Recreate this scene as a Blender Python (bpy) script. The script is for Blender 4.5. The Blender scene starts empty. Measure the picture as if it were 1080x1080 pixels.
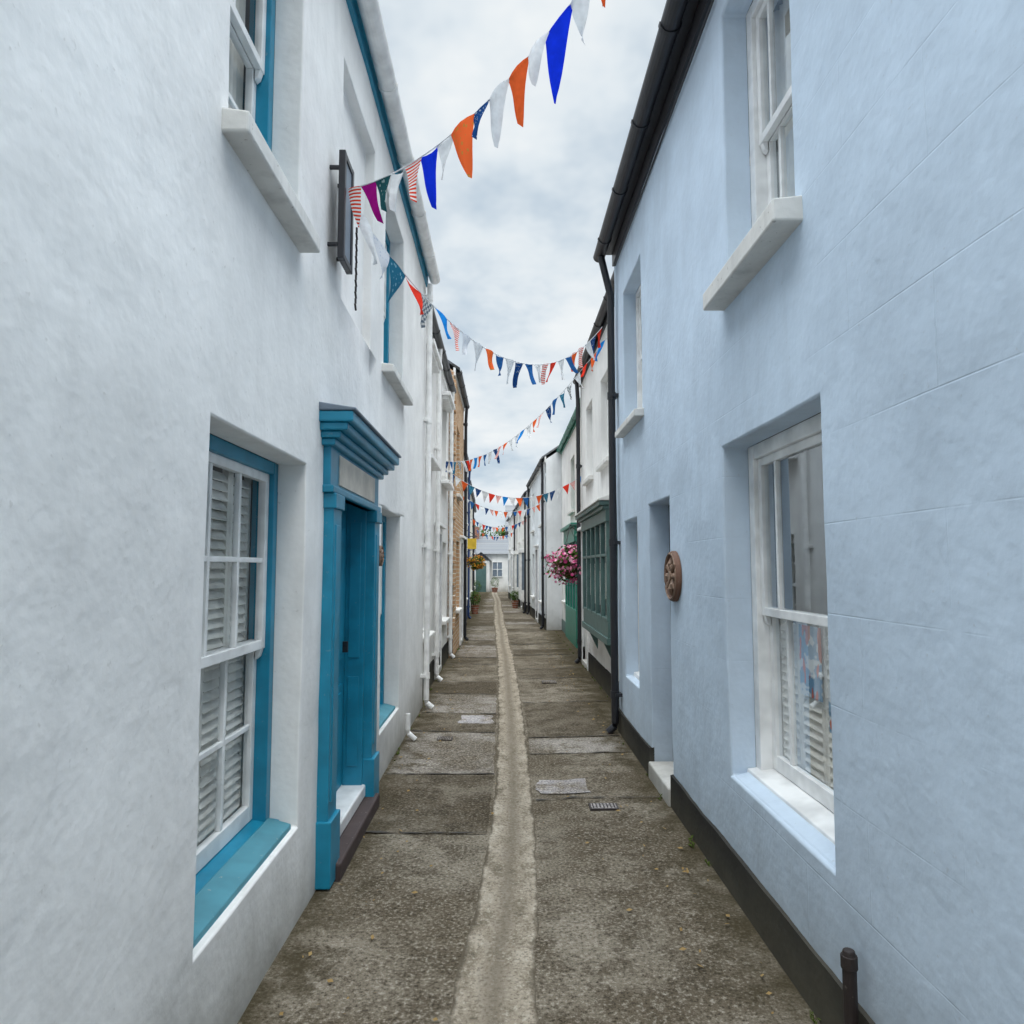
import bpy, bmesh, math, random
from mathutils import Vector, Matrix, noise
R = random.Random(11)
scene = bpy.context.scene
rad = math.radians

# ------------------------------------------------------------ node helpers
class NT:
    def __init__(self, tree):
        self.t = tree; tree.nodes.clear()
    def n(self, typ, ins=None, **props):
        nd = self.t.nodes.new(typ)
        for k, v in props.items(): setattr(nd, k, v)
        for k, v in (ins or {}).items():
            s = nd.inputs[k]
            if isinstance(v, bpy.types.NodeSocket): self.t.links.new(v, s)
            else: s.default_value = v
        return nd
    def math(self, op, a, b=0.0, c=0.0, clamp=False):
        return self.n('ShaderNodeMath', {0: a, 1: b, 2: c}, operation=op, use_clamp=clamp).outputs[0]
    def noise(self, vec, scale, detail=2, rough=.6):
        return self.n('ShaderNodeTexNoise', {'Vector': vec, 'Scale': scale, 'Detail': detail, 'Roughness': rough}).outputs[0]
    def rng(self, v, a, b, c=0.0, d=1.0):
        return self.n('ShaderNodeMapRange', {0: v, 1: a, 2: b, 3: c, 4: d}).outputs[0]
    def mix(self, f, a, b, mode='MIX'):
        nd = self.t.nodes.new('ShaderNodeMix'); nd.data_type = 'RGBA'; nd.blend_type = mode
        for i, v in ((0, f), (6, a), (7, b)):
            if isinstance(v, bpy.types.NodeSocket): self.t.links.new(v, nd.inputs[i])
            else: nd.inputs[i].default_value = v if i == 0 else tuple(v) + (1,) * (4 - len(v))
        return nd.outputs[2]
    def pos(self, sx=1, sy=1, sz=1):
        g = self.n('ShaderNodeNewGeometry').outputs['Position']
        if (sx, sy, sz) == (1, 1, 1): return g
        return self.n('ShaderNodeVectorMath', {0: g, 1: (sx, sy, sz)}, operation='MULTIPLY').outputs[0]
    def bump(self, h, dist, strength=1.0):
        return self.n('ShaderNodeBump', {'Height': h, 'Distance': dist, 'Strength': strength}).outputs[0]
    def out(self, col, rough=.6, normal=None, metal=0.0, spec=.5):
        ins = {'Roughness': rough, 'Metallic': metal, 'Specular IOR Level': spec}
        ins['Base Color'] = col if isinstance(col, bpy.types.NodeSocket) else tuple(col) + (1,)
        if normal is not None: ins['Normal'] = normal
        b = self.n('ShaderNodeBsdfPrincipled', ins)
        self.n('ShaderNodeOutputMaterial', {0: b.outputs[0]})
    def diffuse(self, col, normal=None):
        ins = {'Color': col if isinstance(col, bpy.types.NodeSocket) else tuple(col) + (1,)}
        if normal is not None: ins['Normal'] = normal
        b = self.n('ShaderNodeBsdfDiffuse', ins); self.n('ShaderNodeOutputMaterial', {0: b.outputs[0]})

def newmat(name):
    m = bpy.data.materials.new(name); m.use_nodes = True
    return m, NT(m.node_tree)

def c3(c, f): return tuple(min(1, x * f) for x in c)

def plaster(name, col, joints=False, dirt=.5, near=True, foot=.3):
    m, t = newmat(name)
    p = t.pos()
    big = t.noise(p, 1.3, 5, .66)
    streak = t.noise(t.pos(6, 6, .55), 1.3, 3, .6)
    c = t.mix(t.rng(big, .38, .64), c3(col, 1.03), c3(col, .875))
    c = t.mix(t.math('MULTIPLY', t.rng(streak, .52, .78), .5 * dirt), c, c3(col, .62))
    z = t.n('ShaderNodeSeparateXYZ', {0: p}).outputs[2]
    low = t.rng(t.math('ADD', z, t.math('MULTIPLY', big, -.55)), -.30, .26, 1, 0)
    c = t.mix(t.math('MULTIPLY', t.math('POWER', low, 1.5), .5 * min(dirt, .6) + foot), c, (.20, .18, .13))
    nrm = None
    if near:
        fleck = t.noise(p, 34, 2, .7)
        c = t.mix(t.math('MULTIPLY', t.rng(fleck, .68, .75), .5 * dirt), c, (.30, .28, .24))
        h = t.math('ADD', t.math('MULTIPLY', big, 1.2), t.math('MULTIPLY', fleck, .05))
        if joints:
            s = t.n('ShaderNodeSeparateXYZ', {0: p})
            v = t.n('ShaderNodeCombineXYZ', {0: t.math('ADD', s.outputs[1], .07), 1: t.math('ADD', s.outputs[2], .11), 2: 0.0}).outputs[0]
            br = t.n('ShaderNodeTexBrick', {'Vector': v, 'Scale': 1.0, 'Mortar Size': .0035, 'Mortar Smooth': .8,
                                            'Brick Width': .92, 'Row Height': .31, 'Bias': 0.0})
            fac = t.math('MULTIPLY', br.outputs['Fac'], t.rng(big, .42, .60))
            h = t.math('SUBTRACT', h, t.math('MULTIPLY', fac, .05))
            c = t.mix(t.math('MULTIPLY', fac, .07), c, c3(col, .6))
        nrm = t.bump(h, .035, .5)
    t.diffuse(c, nrm)
    return m

def paint(name, col, rough=.45, wear=.4, bumpd=.0):
    m, t = newmat(name)
    p = t.pos()
    a = t.noise(p, 7, 2, .6)
    c = t.mix(t.rng(a, .35, .7), c3(col, 1.08), c3(col, .82))
    if wear > .15:
        c = t.mix(t.math('MULTIPLY', t.rng(t.noise(p, 30, 3, .75), .66, .74), wear), c, (.45, .42, .36))
    nrm = t.bump(a, bumpd * 3, .6) if bumpd else None
    t.out(c, rough, nrm)
    return m

M = {}
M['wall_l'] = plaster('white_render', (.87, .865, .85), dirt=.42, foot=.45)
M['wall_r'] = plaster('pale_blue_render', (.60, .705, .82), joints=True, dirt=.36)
M['wall_w2'] = plaster('white_render_aged', (.82, .81, .79), dirt=.6, near=False)
M['wall_cream'] = plaster('cream_render', (.78, .75, .66), dirt=.6, near=False)
M['wall_grey'] = plaster('grey_white_render', (.74, .77, .79), dirt=.6, near=False)
M['wall_pb'] = plaster('faded_blue_render', (.60, .67, .74), dirt=.6, near=False)
M['stone'] = plaster('painted_stone_sill', (.74, .73, .70), dirt=1.3)
M['blue'] = paint('teal_blue_paint', (.010, .235, .375), .38, .25)
M['bluelt'] = paint('teal_blue_paint_faded', (.075, .27, .34), .6, .6)
M['white'] = paint('white_gloss_paint', (.86, .86, .85), .35, .12)
M['green'] = paint('green_paint', (.03, .22, .16), .4, .1)
M['greend'] = paint('dark_green_grey_paint', (.08, .15, .14), .45, .1)
M['navy'] = paint('navy_paint', (.02, .05, .16), .4, .1)
M['black'] = paint('black_paint', (.016, .017, .022), .4, .1)
M['plinth'] = plaster('black_plinth', (.022, .024, .030), dirt=.12, foot=.45)
M['doorgrey'] = paint('grey_blue_paint', (.16, .20, .25), .45, .1)
M['rust'] = paint('dark_iron', (.026, .018, .016), .6, .2, .002)
M['woodsign'] = paint('weathered_wood', (.16, .08, .05), .7, .3, .002)
M['tan'] = paint('cream_board_paint', (.66, .60, .52), .6, .6)
M['yellow'] = paint('yellow_paint', (.75, .50, .04), .5, .1)
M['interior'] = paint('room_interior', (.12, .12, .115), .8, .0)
M['blind'] = paint('shutter_paint', (.88, .86, .80), .5, .0)
M['step'] = paint('dark_step', (.06, .04, .038), .7, .5, .002)

def brick_mat(name, c1, c2, mortar):
    m, t = newmat(name)
    p = t.pos(); s = t.n('ShaderNodeSeparateXYZ', {0: p})
    u = t.math('ADD', s.outputs[1], s.outputs[0])
    v = t.n('ShaderNodeCombineXYZ', {0: u, 1: s.outputs[2], 2: 0.0}).outputs[0]
    br = t.n('ShaderNodeTexBrick', {'Vector': v, 'Color1': c1 + (1,), 'Color2': c2 + (1,), 'Mortar': mortar + (1,), 'Scale': 1.0,
                                    'Mortar Size': .008, 'Brick Width': .23, 'Row Height': .078, 'Mortar Smooth': .2})
    t.diffuse(br.outputs[0])
    return m
M['brick'] = brick_mat('buff_brick', (.58, .38, .23), (.44, .25, .14), (.60, .55, .46))
M['brickr'] = brick_mat('red_brick', (.30, .11, .07), (.22, .09, .06), (.35, .32, .28))

def slate():
    m, t = newmat('roof_slate')
    p = t.pos(); s = t.n('ShaderNodeSeparateXYZ', {0: p})
    v = t.n('ShaderNodeCombineXYZ', {0: s.outputs[1], 1: t.math('MULTIPLY', s.outputs[2], 1.5), 2: 0.0}).outputs[0]
    br = t.n('ShaderNodeTexBrick', {'Vector': v, 'Color1': (.10, .11, .125, 1), 'Color2': (.16, .165, .17, 1), 'Mortar': (.03, .03, .03, 1),
                                    'Scale': 1.0, 'Mortar Size': .006, 'Brick Width': .28, 'Row Height': .22})
    t.out(br.outputs[0], .6)
    return m
M['slate'] = slate()

def glass():
    m, t = newmat('window_glass')
    g = t.n('ShaderNodeBsdfGlossy', {'Color': (.82, .88, .93, 1), 'Roughness': .02})
    tr = t.n('ShaderNodeBsdfTransparent', {'Color': (.96, .97, .97, 1)})
    fr = t.n('ShaderNodeFresnel', {'IOR': 1.45}).outputs[0]
    mx = t.n('ShaderNodeMixShader', {0: t.math('MULTIPLY_ADD', fr, .40, .02, clamp=True), 1: tr.outputs[0], 2: g.outputs[0]})
    t.n('ShaderNodeOutputMaterial', {0: mx.outputs[0]})
    return m
M['glass'] = glass()

def asphalt(name, tint=(1, 1, 1), gain=1.0, moss=True):
    m, t = newmat(name)
    p = t.pos()
    big = t.noise(p, .9, 3, .6)
    mid = t.noise(p, 4.5, 5, .70)
    fine = t.noise(p, 62, 3, .75)
    A = tuple(.115 * gain * k for k in (tint[0] * 1.18, tint[1] * .97, tint[2] * .70))
    B = tuple(.215 * gain * k for k in (tint[0] * 1.12, tint[1] * .97, tint[2] * .76))
    c = t.mix(t.rng(big, .42, .58), A, B)
    c = t.mix(t.rng(mid, .46, .60, 0, .75), c, tuple(.075 * gain * k for k in (1.2, .97, .68)))
    c = t.mix(t.rng(fine, .53, .72, 0, .85), c, tuple(.42 * gain * k for k in (1, .91, .76)))
    c = t.mix(t.rng(fine, .48, .34, 0, .8), c, (.033, .028, .020))
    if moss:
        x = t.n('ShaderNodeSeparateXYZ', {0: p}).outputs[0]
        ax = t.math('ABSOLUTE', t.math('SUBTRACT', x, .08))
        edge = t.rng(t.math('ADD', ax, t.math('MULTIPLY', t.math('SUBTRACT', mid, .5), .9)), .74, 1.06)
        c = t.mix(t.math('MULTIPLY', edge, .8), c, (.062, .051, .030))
    nrm = t.bump(t.math('ADD', mid, t.math('MULTIPLY', fine, .5)), .012, .7)
    t.diffuse(c, nrm)
    return m
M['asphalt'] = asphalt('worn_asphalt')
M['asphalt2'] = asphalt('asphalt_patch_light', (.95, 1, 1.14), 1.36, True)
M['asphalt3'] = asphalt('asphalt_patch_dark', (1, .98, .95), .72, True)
M['asphalt4'] = asphalt('asphalt_patch_pale', (.91, 1, 1.3), 1.9, False)
M['tar'] = paint('tar_seam', (.045, .037, .028), .7, .0)

def channel_mat():
    m, t = newmat('concrete_channel')
    p = t.pos()
    mid = t.noise(t.pos(1, .45, 1), 9, 5, .7); fine = t.noise(p, 70, 2, .7)
    c = t.mix(t.rng(mid, .35, .50), (.44, .385, .31), (.31, .265, .205))
    c = t.mix(t.rng(mid, .50, .66, 0, .85), c, (.15, .125, .09))
    c = t.mix(t.rng(fine, .55, .70, 0, .6), c, (.54, .50, .42))
    c = t.mix(t.rng(fine, .46, .36, 0, .6), c, (.10, .085, .065))
    x = t.n('ShaderNodeAttribute', attribute_name='edge').outputs['Fac']
    m5 = t.math('SUBTRACT', mid, .5)
    e = t.rng(t.math('ADD', x, t.math('MULTIPLY', m5, .5)), .84, .97)
    c = t.mix(t.math('MULTIPLY', e, .85), c, (.09, .075, .055))
    e2 = t.rng(t.math('ADD', x, t.math('MULTIPLY', m5, 1.6)), .42, .05)
    c = t.mix(t.math('MULTIPLY', e2, .6), c, (.15, .125, .095))
    t.diffuse(c, t.bump(t.math('ADD', mid, t.math('MULTIPLY', fine, .3)), .008, .8))
    return m
M['channel'] = channel_mat()

def soil():
    m, t = newmat('land_surface')
    t.diffuse(t.mix(t.rng(t.noise(t.pos(), .4, 3), .4, .6), (.07, .085, .04), (.13, .12, .08))); return m
M['land'] = soil()

def cloth(name, col, pat=None, col2=(.8, .8, .78), scale=40):
    m, t = newmat(name)
    tc = t.n('ShaderNodeTexCoord').outputs['UV']
    c = col + (1,)
    if pat == 'stripe':
        w = t.n('ShaderNodeTexWave', {'Vector': tc, 'Scale': scale / 20.0, 'Distortion': 0.0}, bands_direction='Y').outputs[1]
        c = t.mix(t.rng(w, .45, .55), col, col2)
    elif pat == 'dots':
        v = t.n('ShaderNodeTexVoronoi', {'Vector': tc, 'Scale': scale / 5.0, 'Randomness': .8}).outputs['Distance']
        c = t.mix(t.rng(v, .28, .34, 1, 0), col, col2)
    elif pat == 'check':
        v = t.n('ShaderNodeTexChecker', {'Vector': tc, 'Scale': scale / 4.0}).outputs[1]
        c = t.mix(v, col, col2)
    else:
        c = t.mix(t.rng(t.noise(t.pos(), 25, 2), .3, .7), c3(col, 1.05), c3(col, .85))
    d = t.n('ShaderNodeBsdfDiffuse', {'Color': c})
    tr = t.n('ShaderNodeBsdfTranslucent', {'Color': c})
    mx = t.n('ShaderNodeMixShader', {0: .38, 1: d.outputs[0], 2: tr.outputs[0]})
    t.n('ShaderNodeOutputMaterial', {0: mx.outputs[0]})
    return m
CL = {
 'o': cloth('flag_orange', (.80, .13, .035)), 'O': cloth('flag_orange_print', (.80, .14, .04), 'dots', (.55, .22, .05), 45),
 'w': cloth('flag_white', (.78, .80, .82)),
 'b': cloth('flag_royal_blue', (.01, .04, .72)), 'n': cloth('flag_navy_dots', (.015, .06, .20), 'dots', (.45, .5, .55), 60),
 'g': cloth('flag_dark_green_check', (.02, .08, .09), 'dots', (.25, .33, .33), 30), 's': cloth('flag_red_stripe', (.70, .06, .03), 'stripe', scale=70),
 'm': cloth('flag_magenta', (.33, .01, .20)), 'r': cloth('flag_red', (.72, .05, .03)),
 'd': cloth('flag_denim', (.03, .13, .36)), 'c': cloth('flag_grey_check', (.14, .18, .22), 'check', (.62, .63, .62), 40),
 'k': cloth('flag_sky_blue', (.02, .25, .70)), 'p': cloth('flag_pale_print', (.70, .73, .78), 'dots', (.50, .56, .68), 60),
 't': cloth('flag_teal_print', (.03, .16, .26), 'dots', (.20, .40, .50), 40),
}
CLK = list(CL.keys())

# ------------------------------------------------------------ mesh builder
class MB:
    def __init__(self, side=1, k=0.0, yr=0.0):
        self.v = []; self.f = []; self.m = []; self.side = side; self.k = k; self.yr = yr
    def P(self, x, y, z):
        self.v.append((self.side * (x + self.k * (y - self.yr)), y, z)); return len(self.v) - 1
    def face(self, pts, m=0):
        self.f.append([self.P(*p) for p in pts]); self.m.append(m)
    def box(self, x0, x1, y0, y1, z0, z1, m=0):
        i = [self.P(x, y, z) for x in (x0, x1) for y in (y0, y1) for z in (z0, z1)]
        for q in ((0, 1, 3, 2), (4, 6, 7, 5), (0, 4, 5, 1), (2, 3, 7, 6), (0, 2, 6, 4), (1, 5, 7, 3)):
            self.f.append([i[a] for a in q]); self.m.append(m)
    def prism(self, prof, y0, y1, m=0):
        n = len(prof)
        a = [self.P(x, y0, z) for x, z in prof]; b = [self.P(x, y1, z) for x, z in prof]
        for i in range(n):
            j = (i + 1) % n
            self.f.append([a[i], a[j], b[j], b[i]]); self.m.append(m)
        self.f.append(a[::-1]); self.f.append(b); self.m += [m, m]
    def tube(self, pts, r, n=10, m=0, cap=True):
        pts = [Vector(p) for p in pts]; rings = []
        for i, p in enumerate(pts):
            d = (pts[min(i + 1, len(pts) - 1)] - pts[max(i - 1, 0)]).normalized()
            up = Vector((0, 0, 1)) if abs(d.z) < .9 else Vector((0, 1, 0))
            a = d.cross(up).normalized(); b = d.cross(a).normalized()
            rr = r[i] if isinstance(r, (list, tuple)) else r
            rings.append([self.P(*(p + a * math.cos(2 * math.pi * j / n) * rr + b * math.sin(2 * math.pi * j / n) * rr)) for j in range(n)])
        for i in range(len(rings) - 1):
            for j in range(n):
                k = (j + 1) % n
                self.f.append([rings[i][j], rings[i][k], rings[i + 1][k], rings[i + 1][j]]); self.m.append(m)
        if cap:
            self.f.append(rings[0][::-1]); self.f.append(rings[-1]); self.m += [m, m]
    def obj(self, name, mats, parent=None, bevel=0, smooth=False, fix=True, seg=2):
        me = bpy.data.meshes.new(name); me.from_pydata(self.v, [], self.f)
        for mt in mats: me.materials.append(mt)
        me.polygons.foreach_set('material_index', self.m)
        if fix:
            bm = bmesh.new(); bm.from_mesh(me); bmesh.ops.recalc_face_normals(bm, faces=bm.faces); bm.to_mesh(me); bm.free()
        if smooth: me.polygons.foreach_set('use_smooth', [True] * len(me.polygons))
        o = bpy.data.objects.new(name, me); scene.collection.objects.link(o)
        if bevel:
            b = o.modifiers.new('bevel', 'BEVEL'); b.width = bevel; b.segments = seg; b.limit_method = 'ANGLE'; b.angle_limit = rad(40)
            b.harden_normals = smooth
        if parent is not None: attach(o, parent)
        return o

def attach(o, e):
    o.parent = e; o.matrix_parent_inverse = Matrix.Translation(-Vector(e.location))

def empty(name, loc):
    e = bpy.data.objects.new(name, None); e.location = loc; e.empty_display_size = .3
    scene.collection.objects.link(e); return e

# ------------------------------------------------------------ house kit
class House:
    def __init__(s, name, side, X, y0, y1, ze, wall, openings=(), k=0.0, step=.3, plinth=None, plinth_h=.22, roof=True, roof_h=1.7, depth=5.0, bev=.012):
        s.side, s.X, s.y0, s.y1, s.ze, s.k = side, X, y0, y1, ze, k
        s.e = empty(name, (side * X, (y0 + y1) / 2, 0))
        s.wall = wall; y0 += .002; y1 -= .002
        def lines(a, b, cuts):
            L = sorted(set([a, b] + [c for c in cuts if a < c < b])); out = []
            for p, q in zip(L[:-1], L[1:]):
                n = max(1, int(round((q - p) / step)))
                out += [p + (q - p) * i / n for i in range(n)]
            return out + [b]
        ys = lines(y0, y1, [c for o in openings for c in o[:2]]); zs = lines(-.06, ze, [c for o in openings for c in o[2:4]])
        mb = s.mb(); amp = .010 if step < .5 else 0
        idx = {}
        def vert(i, j):
            if (i, j) not in idx:
                y, z = ys[i], zs[j]
                d = amp * (noise.noise(Vector((y * .9, z * .9, side * 5))) + .4 * noise.noise(Vector((y * 3, z * 3, 2 + side))))
                idx[(i, j)] = mb.P(X + d, y, z)
            return idx[(i, j)]
        def inside(y, z):
            for o in openings:
                if o[0] < y < o[1] and o[2] < z < o[3]: return o
        cell = {}
        for i in range(len(ys) - 1):
            for j in range(len(zs) - 1):
                o = inside((ys[i] + ys[i + 1]) / 2, (zs[j] + zs[j + 1]) / 2); cell[(i, j)] = o
                if o is None:
                    mb.f.append([vert(i, j), vert(i + 1, j), vert(i + 1, j + 1), vert(i, j + 1)]); mb.m.append(0)
        back = {}
        def bvert(i, j, o):
            if (i, j) not in back: back[(i, j)] = mb.P(X + o[4], ys[i], zs[j])
            return back[(i, j)]
        for (i, j), o in cell.items():
            if o is None: continue
            for (di, dj, a, b) in ((-1, 0, (i, j), (i, j + 1)), (1, 0, (i + 1, j), (i + 1, j + 1)), (0, -1, (i, j), (i + 1, j)), (0, 1, (i, j + 1), (i + 1, j + 1))):
                if cell.get((i + di, j + dj), None) is None:
                    mb.f.append([vert(*a), vert(*b), bvert(b[0], b[1], o), bvert(a[0], a[1], o)]); mb.m.append(0)
            if len(o) > 5 and o[5] == 'niche':
                mb.f.append([bvert(i, j, o), bvert(i + 1, j, o), bvert(i + 1, j + 1, o), bvert(i, j + 1, o)]); mb.m.append(0)
        mb.obj('front_wall', [wall], s.e, bevel=bev, smooth=True)
        b = s.mb(); xb = X + depth; xr = X + depth / 2
        for y in (y0, y1):
            b.face([(X + .012, y, -.06), (xb, y, -.06), (xb, y, ze), (X + .012, y, ze)])
            if roof: b.face([(X + .012, y, ze), (xb, y, ze), (xr, y, ze + roof_h - .03)])
        b.face([(xb, y0, -.06), (xb, y1, -.06), (xb, y1, ze), (xb, y0, ze)])
        b.obj('side_and_back_walls', [wall], s.e, fix=False)
        if roof:
            r = s.mb(); xo = X - .10; t = .05; sl = roof_h / (depth / 2)
            zo = ze + .03 - .10 * sl + .05
            r.prism([(xo, zo), (xr, ze + roof_h + .08), (xb + .1, zo), (xb + .1, zo + t), (xr, ze + roof_h + .08 + t), (xo, zo + t)], y0, y1)
            r.obj('roof', [M['slate']], s.e)
            r = s.mb(); r.tube([(xr, y0, ze + roof_h + .13), (xr, y1, ze + roof_h + .13)], .07, 8); r.obj('ridge_tiles', [M['brickr']], s.e)
        if plinth is not None:
            pb = s.mb(); cuts = sorted([(o[0], o[1]) for o in openings if o[2] < plinth_h]); a = y0 + .001
            for c0, c1 in cuts + [(y1 - .001, None)]:
                if c0 - a > .02:
                    n = max(1, int((c0 - a) / .12))
                    pts0 = [a + (c0 - a) * i / n for i in range(n + 1)]
                    tops = [plinth_h + .010 * noise.noise(Vector((q * 2.3, side, 0))) + .006 * noise.noise(Vector((q * 8, side, 0))) for q in pts0]
                    f_ = [pb.P(X - .018, q, -.05) for q in pts0]; g_ = [pb.P(X - .016, q, z) for q, z in zip(pts0, tops)]; h_ = [pb.P(X + .02, q, z + .006) for q, z in zip(pts0, tops)]
                    for i in range(n):
                        pb.f += [[f_[i], f_[i + 1], g_[i + 1], g_[i]], [g_[i], g_[i + 1], h_[i + 1], h_[i]]]; pb.m += [0, 0]
                    for e_ in (0, n):
                        pb.face([(X - .018, pts0[e_], -.05), (X - .016, pts0[e_], tops[e_]), (X + .02, pts0[e_], tops[e_] + .006), (X + .02, pts0[e_], -.05)])
                a = c1
            pb.obj('plinth', [plinth], s.e, fix=False)
    def mb(s): return MB(s.side, s.k, s.y0)
    def add(s, name, mb, mats, **kw): return mb.obj(name, mats, s.e, **kw)

    def sash(s, X, y0, y1, z0, z1, cols=(0, 1/3, 2/3, 1), rows=(0, .5, 1), frame='white', sash='white', blinds='none', fw=.055, near=True, sill=True, seam=.5):
        f = s.mb(); bv = .004 if near else 0
        f.box(X, X + .10, y0, y0 + fw, z0, z1); f.box(X, X + .10, y1 - fw, y1, z0, z1)
        f.box(X + .002, X + .098, y0 + fw, y1 - fw, z1 - fw, z1)
        if sill: f.prism([(X - .05, z0 - .002), (X + .12, z0 - .002), (X + .12, z0 + .06), (X - .045, z0 + .035)], y0 + .003, y1 - .003)
        s.add('window_frame', f, [M[frame]], bevel=bv)
        w = s.mb(); a0, a1 = y0 + fw, y1 - fw; b0, b1 = z0 + (.055 if sill else 0), z1 - fw; zm = b0 + (b1 - b0) * seam
        g = s.mb(); st = .045
        for (xf, za, zb) in ((X + .022, zm - .02, b1), (X + .058, b0, zm + .02)):
            xt = xf + .034
            w.box(xf, xt, a0 + .001, a0 + st, za, zb); w.box(xf, xt, a1 - st, a1 - .001, za, zb)
            bot = .07 if za == b0 else .04
            w.box(xf + .001, xt - .001, a0 + st, a1 - st, za, za + bot); w.box(xf + .001, xt - .001, a0 + st, a1 - st, zb - .04, zb)
            ia, ib, ja, jb = a0 + st, a1 - st, za + bot, zb - .04
            for c in cols[1:-1]:
                yc = ia + (ib - ia) * c; w.box(xf + .004, xt - .006, yc - .011, yc + .011, ja, jb)
            for c in rows[1:-1]:
                zc = ja + (jb - ja) * c; w.box(xf + .006, xt - .008, ia, ib, zc - .011, zc + .011)
            g.face([(xf + .018, ia - .005, ja - .005), (xf + .018, ib + .005, ja - .005), (xf + .018, ib + .005, jb + .005), (xf + .018, ia - .005, jb + .005)])
            if za > b0 and near:
                for yy in (a0 + .004, a1 - st + .003): w.prism([(xf + .004, za), (xt - .003, za), (xt - .003, za - .05), (xf + .014, za - .035)], yy, yy + st - .008)
        s.add('sashes', w, [M[sash]], bevel=.003 if near else 0)
        s.add('glass', g, [M['glass']], fix=False)
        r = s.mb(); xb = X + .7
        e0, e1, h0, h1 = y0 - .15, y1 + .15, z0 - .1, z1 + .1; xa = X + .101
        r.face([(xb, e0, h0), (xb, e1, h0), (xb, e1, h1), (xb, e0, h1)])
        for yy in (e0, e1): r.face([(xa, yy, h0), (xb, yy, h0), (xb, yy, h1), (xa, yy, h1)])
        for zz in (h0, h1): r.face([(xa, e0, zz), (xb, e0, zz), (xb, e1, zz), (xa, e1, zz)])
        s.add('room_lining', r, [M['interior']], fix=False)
        if blinds != 'none':
            q = s.mb(); xs = X + .105; npan = 4 if near else 2
            zt = b1 if blinds in ('full', 'curtain') else zm - .02
            if blinds == 'curtain':
                xs = X + .14
                for (c0, c1) in ((a0, a0 + (a1 - a0) * .34), (a1 - (a1 - a0) * .34, a1)):
                    n = 26 if near else 8; prev = None
                    for i in range(n + 1):
                        y = c0 + (c1 - c0) * i / n; x = xs + .022 * math.sin(i * 1.25) + .008 * math.sin(i * .47)
                        cur = ((x, y, b0 - .02), (x, y, b1 + .02))
                        if prev: q.face([prev[0], cur[0], cur[1], prev[1]])
                        prev = cur
            else:
                for p in range(npan):
                    c0 = a0 + (a1 - a0) * p / npan; c1 = a0 + (a1 - a0) * (p + 1) / npan
                    q.box(xs, xs + .025, c0 + .002, c0 + .03, b0, zt); q.box(xs, xs + .025, c1 - .03, c1 - .002, b0, zt)
                    z = b0 + .03
                    while z < zt - .03:
                        q.prism([(xs - .004, z), (xs + .001, z - .004), (xs + .026, z + .034), (xs + .021, z + .038)], c0 + .03, c1 - .03)
                        z += .040 if near else .09
            s.add('curtains' if blinds == 'curtain' else 'louvred_shutters', q, [M['blind']], fix=blinds != 'curtain', smooth=blinds == 'curtain')

    def sill_slab(s, y0, y1, z, out=.09, h=.07, mat='stone'):
        q = s.mb(); q.prism([(s.X - out, z - h), (s.X + .1, z - h), (s.X + .1, z + .012), (s.X - out, z - .012)], y0, y1)
        s.add('window_sill', q, [M[mat]], bevel=.008)

    def gutter(s, x, z, r=.06, mat='white', y0=None, y1=None, fascia=None):
        y0 = s.y0 + .01 if y0 is None else y0; y1 = s.y1 - .01 if y1 is None else y1
        q = s.mb(); n = 10
        arc = lambda rr: [(x + rr * math.cos(math.pi + math.pi * i / n), z + rr * math.sin(math.pi + math.pi * i / n)) for i in range(n + 1)]
        q.prism(arc(r) + arc(r - .006)[::-1], y0, y1)
        y = y0 + .15
        while y < y1 - .02:
            q.prism(arc(r + .007) + arc(r + .0005)[::-1], y, y + .035); y += .9
        s.add('roof_gutter', q, [M[mat]], fix=True)
        if fascia:
            q = s.mb(); q.box(s.X - .022, s.X + .02, y0, y1, z - .10, z + .05)
            if s.X - x > .13: q.box(x + r * .9, s.X - .022, y0, y1, z + .02, z + .045)
            s.add('fascia_board', q, [M[fascia]], bevel=.003)

    def pipe(s, y, z0, z1, mat='black', r=.034, x=None, offset_top=None, shoe=True):
        x = s.X - r - .025 if x is None else x
        q = s.mb(); pts = []
        if shoe: pts += [(x - .07, y, z0 + .03), (x - .012, y, z0 + .08)]
        pts += [(x, y, z0 + .12), (x, y, z1)]
        if offset_top: pts += [(offset_top[0], y, offset_top[1] - .05), (offset_top[0], y, offset_top[1])]
        q.tube(pts, r, 12)
        z = z0 + .35
        while z < z1:
            q.tube([(x, y, z), (x, y, z + .07)], r + .007, 12)
            q.box(x, s.X + .01, y - .055, y + .055, z + .02, z + .05)
            z += 1.45
        s.add('downpipe', q, [M[mat]], smooth=False)

def chimney(h, y, w=.5, l=.8, top=1.3, pots=2, mat='brick', xoff=2.5):
    q = h.mb(); x = h.X + xoff; z = h.ze + .9
    q.box(x - w/2, x + w/2, y - l/2, y + l/2, z, h.ze + 1.7 + top)
    zt = h.ze + 1.7 + top
    q.box(x - w/2 - .05, x + w/2 + .05, y - l/2 - .05, y + l/2 + .05, zt - .18, zt - .08)
    h.add('chimney_stack', q, [M[mat]])
    q = h.mb()
    for i in range(pots):
        yy = y - l/2 + l * (i + .5) / pots
        q.tube([(x, yy, zt - .01), (x, yy, zt + .05), (x, yy, zt + .32), (x, yy, zt + .36)], [.12, .10, .085, .11], 12)
    h.add('chimney_pots', q, [M['brickr']])

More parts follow.
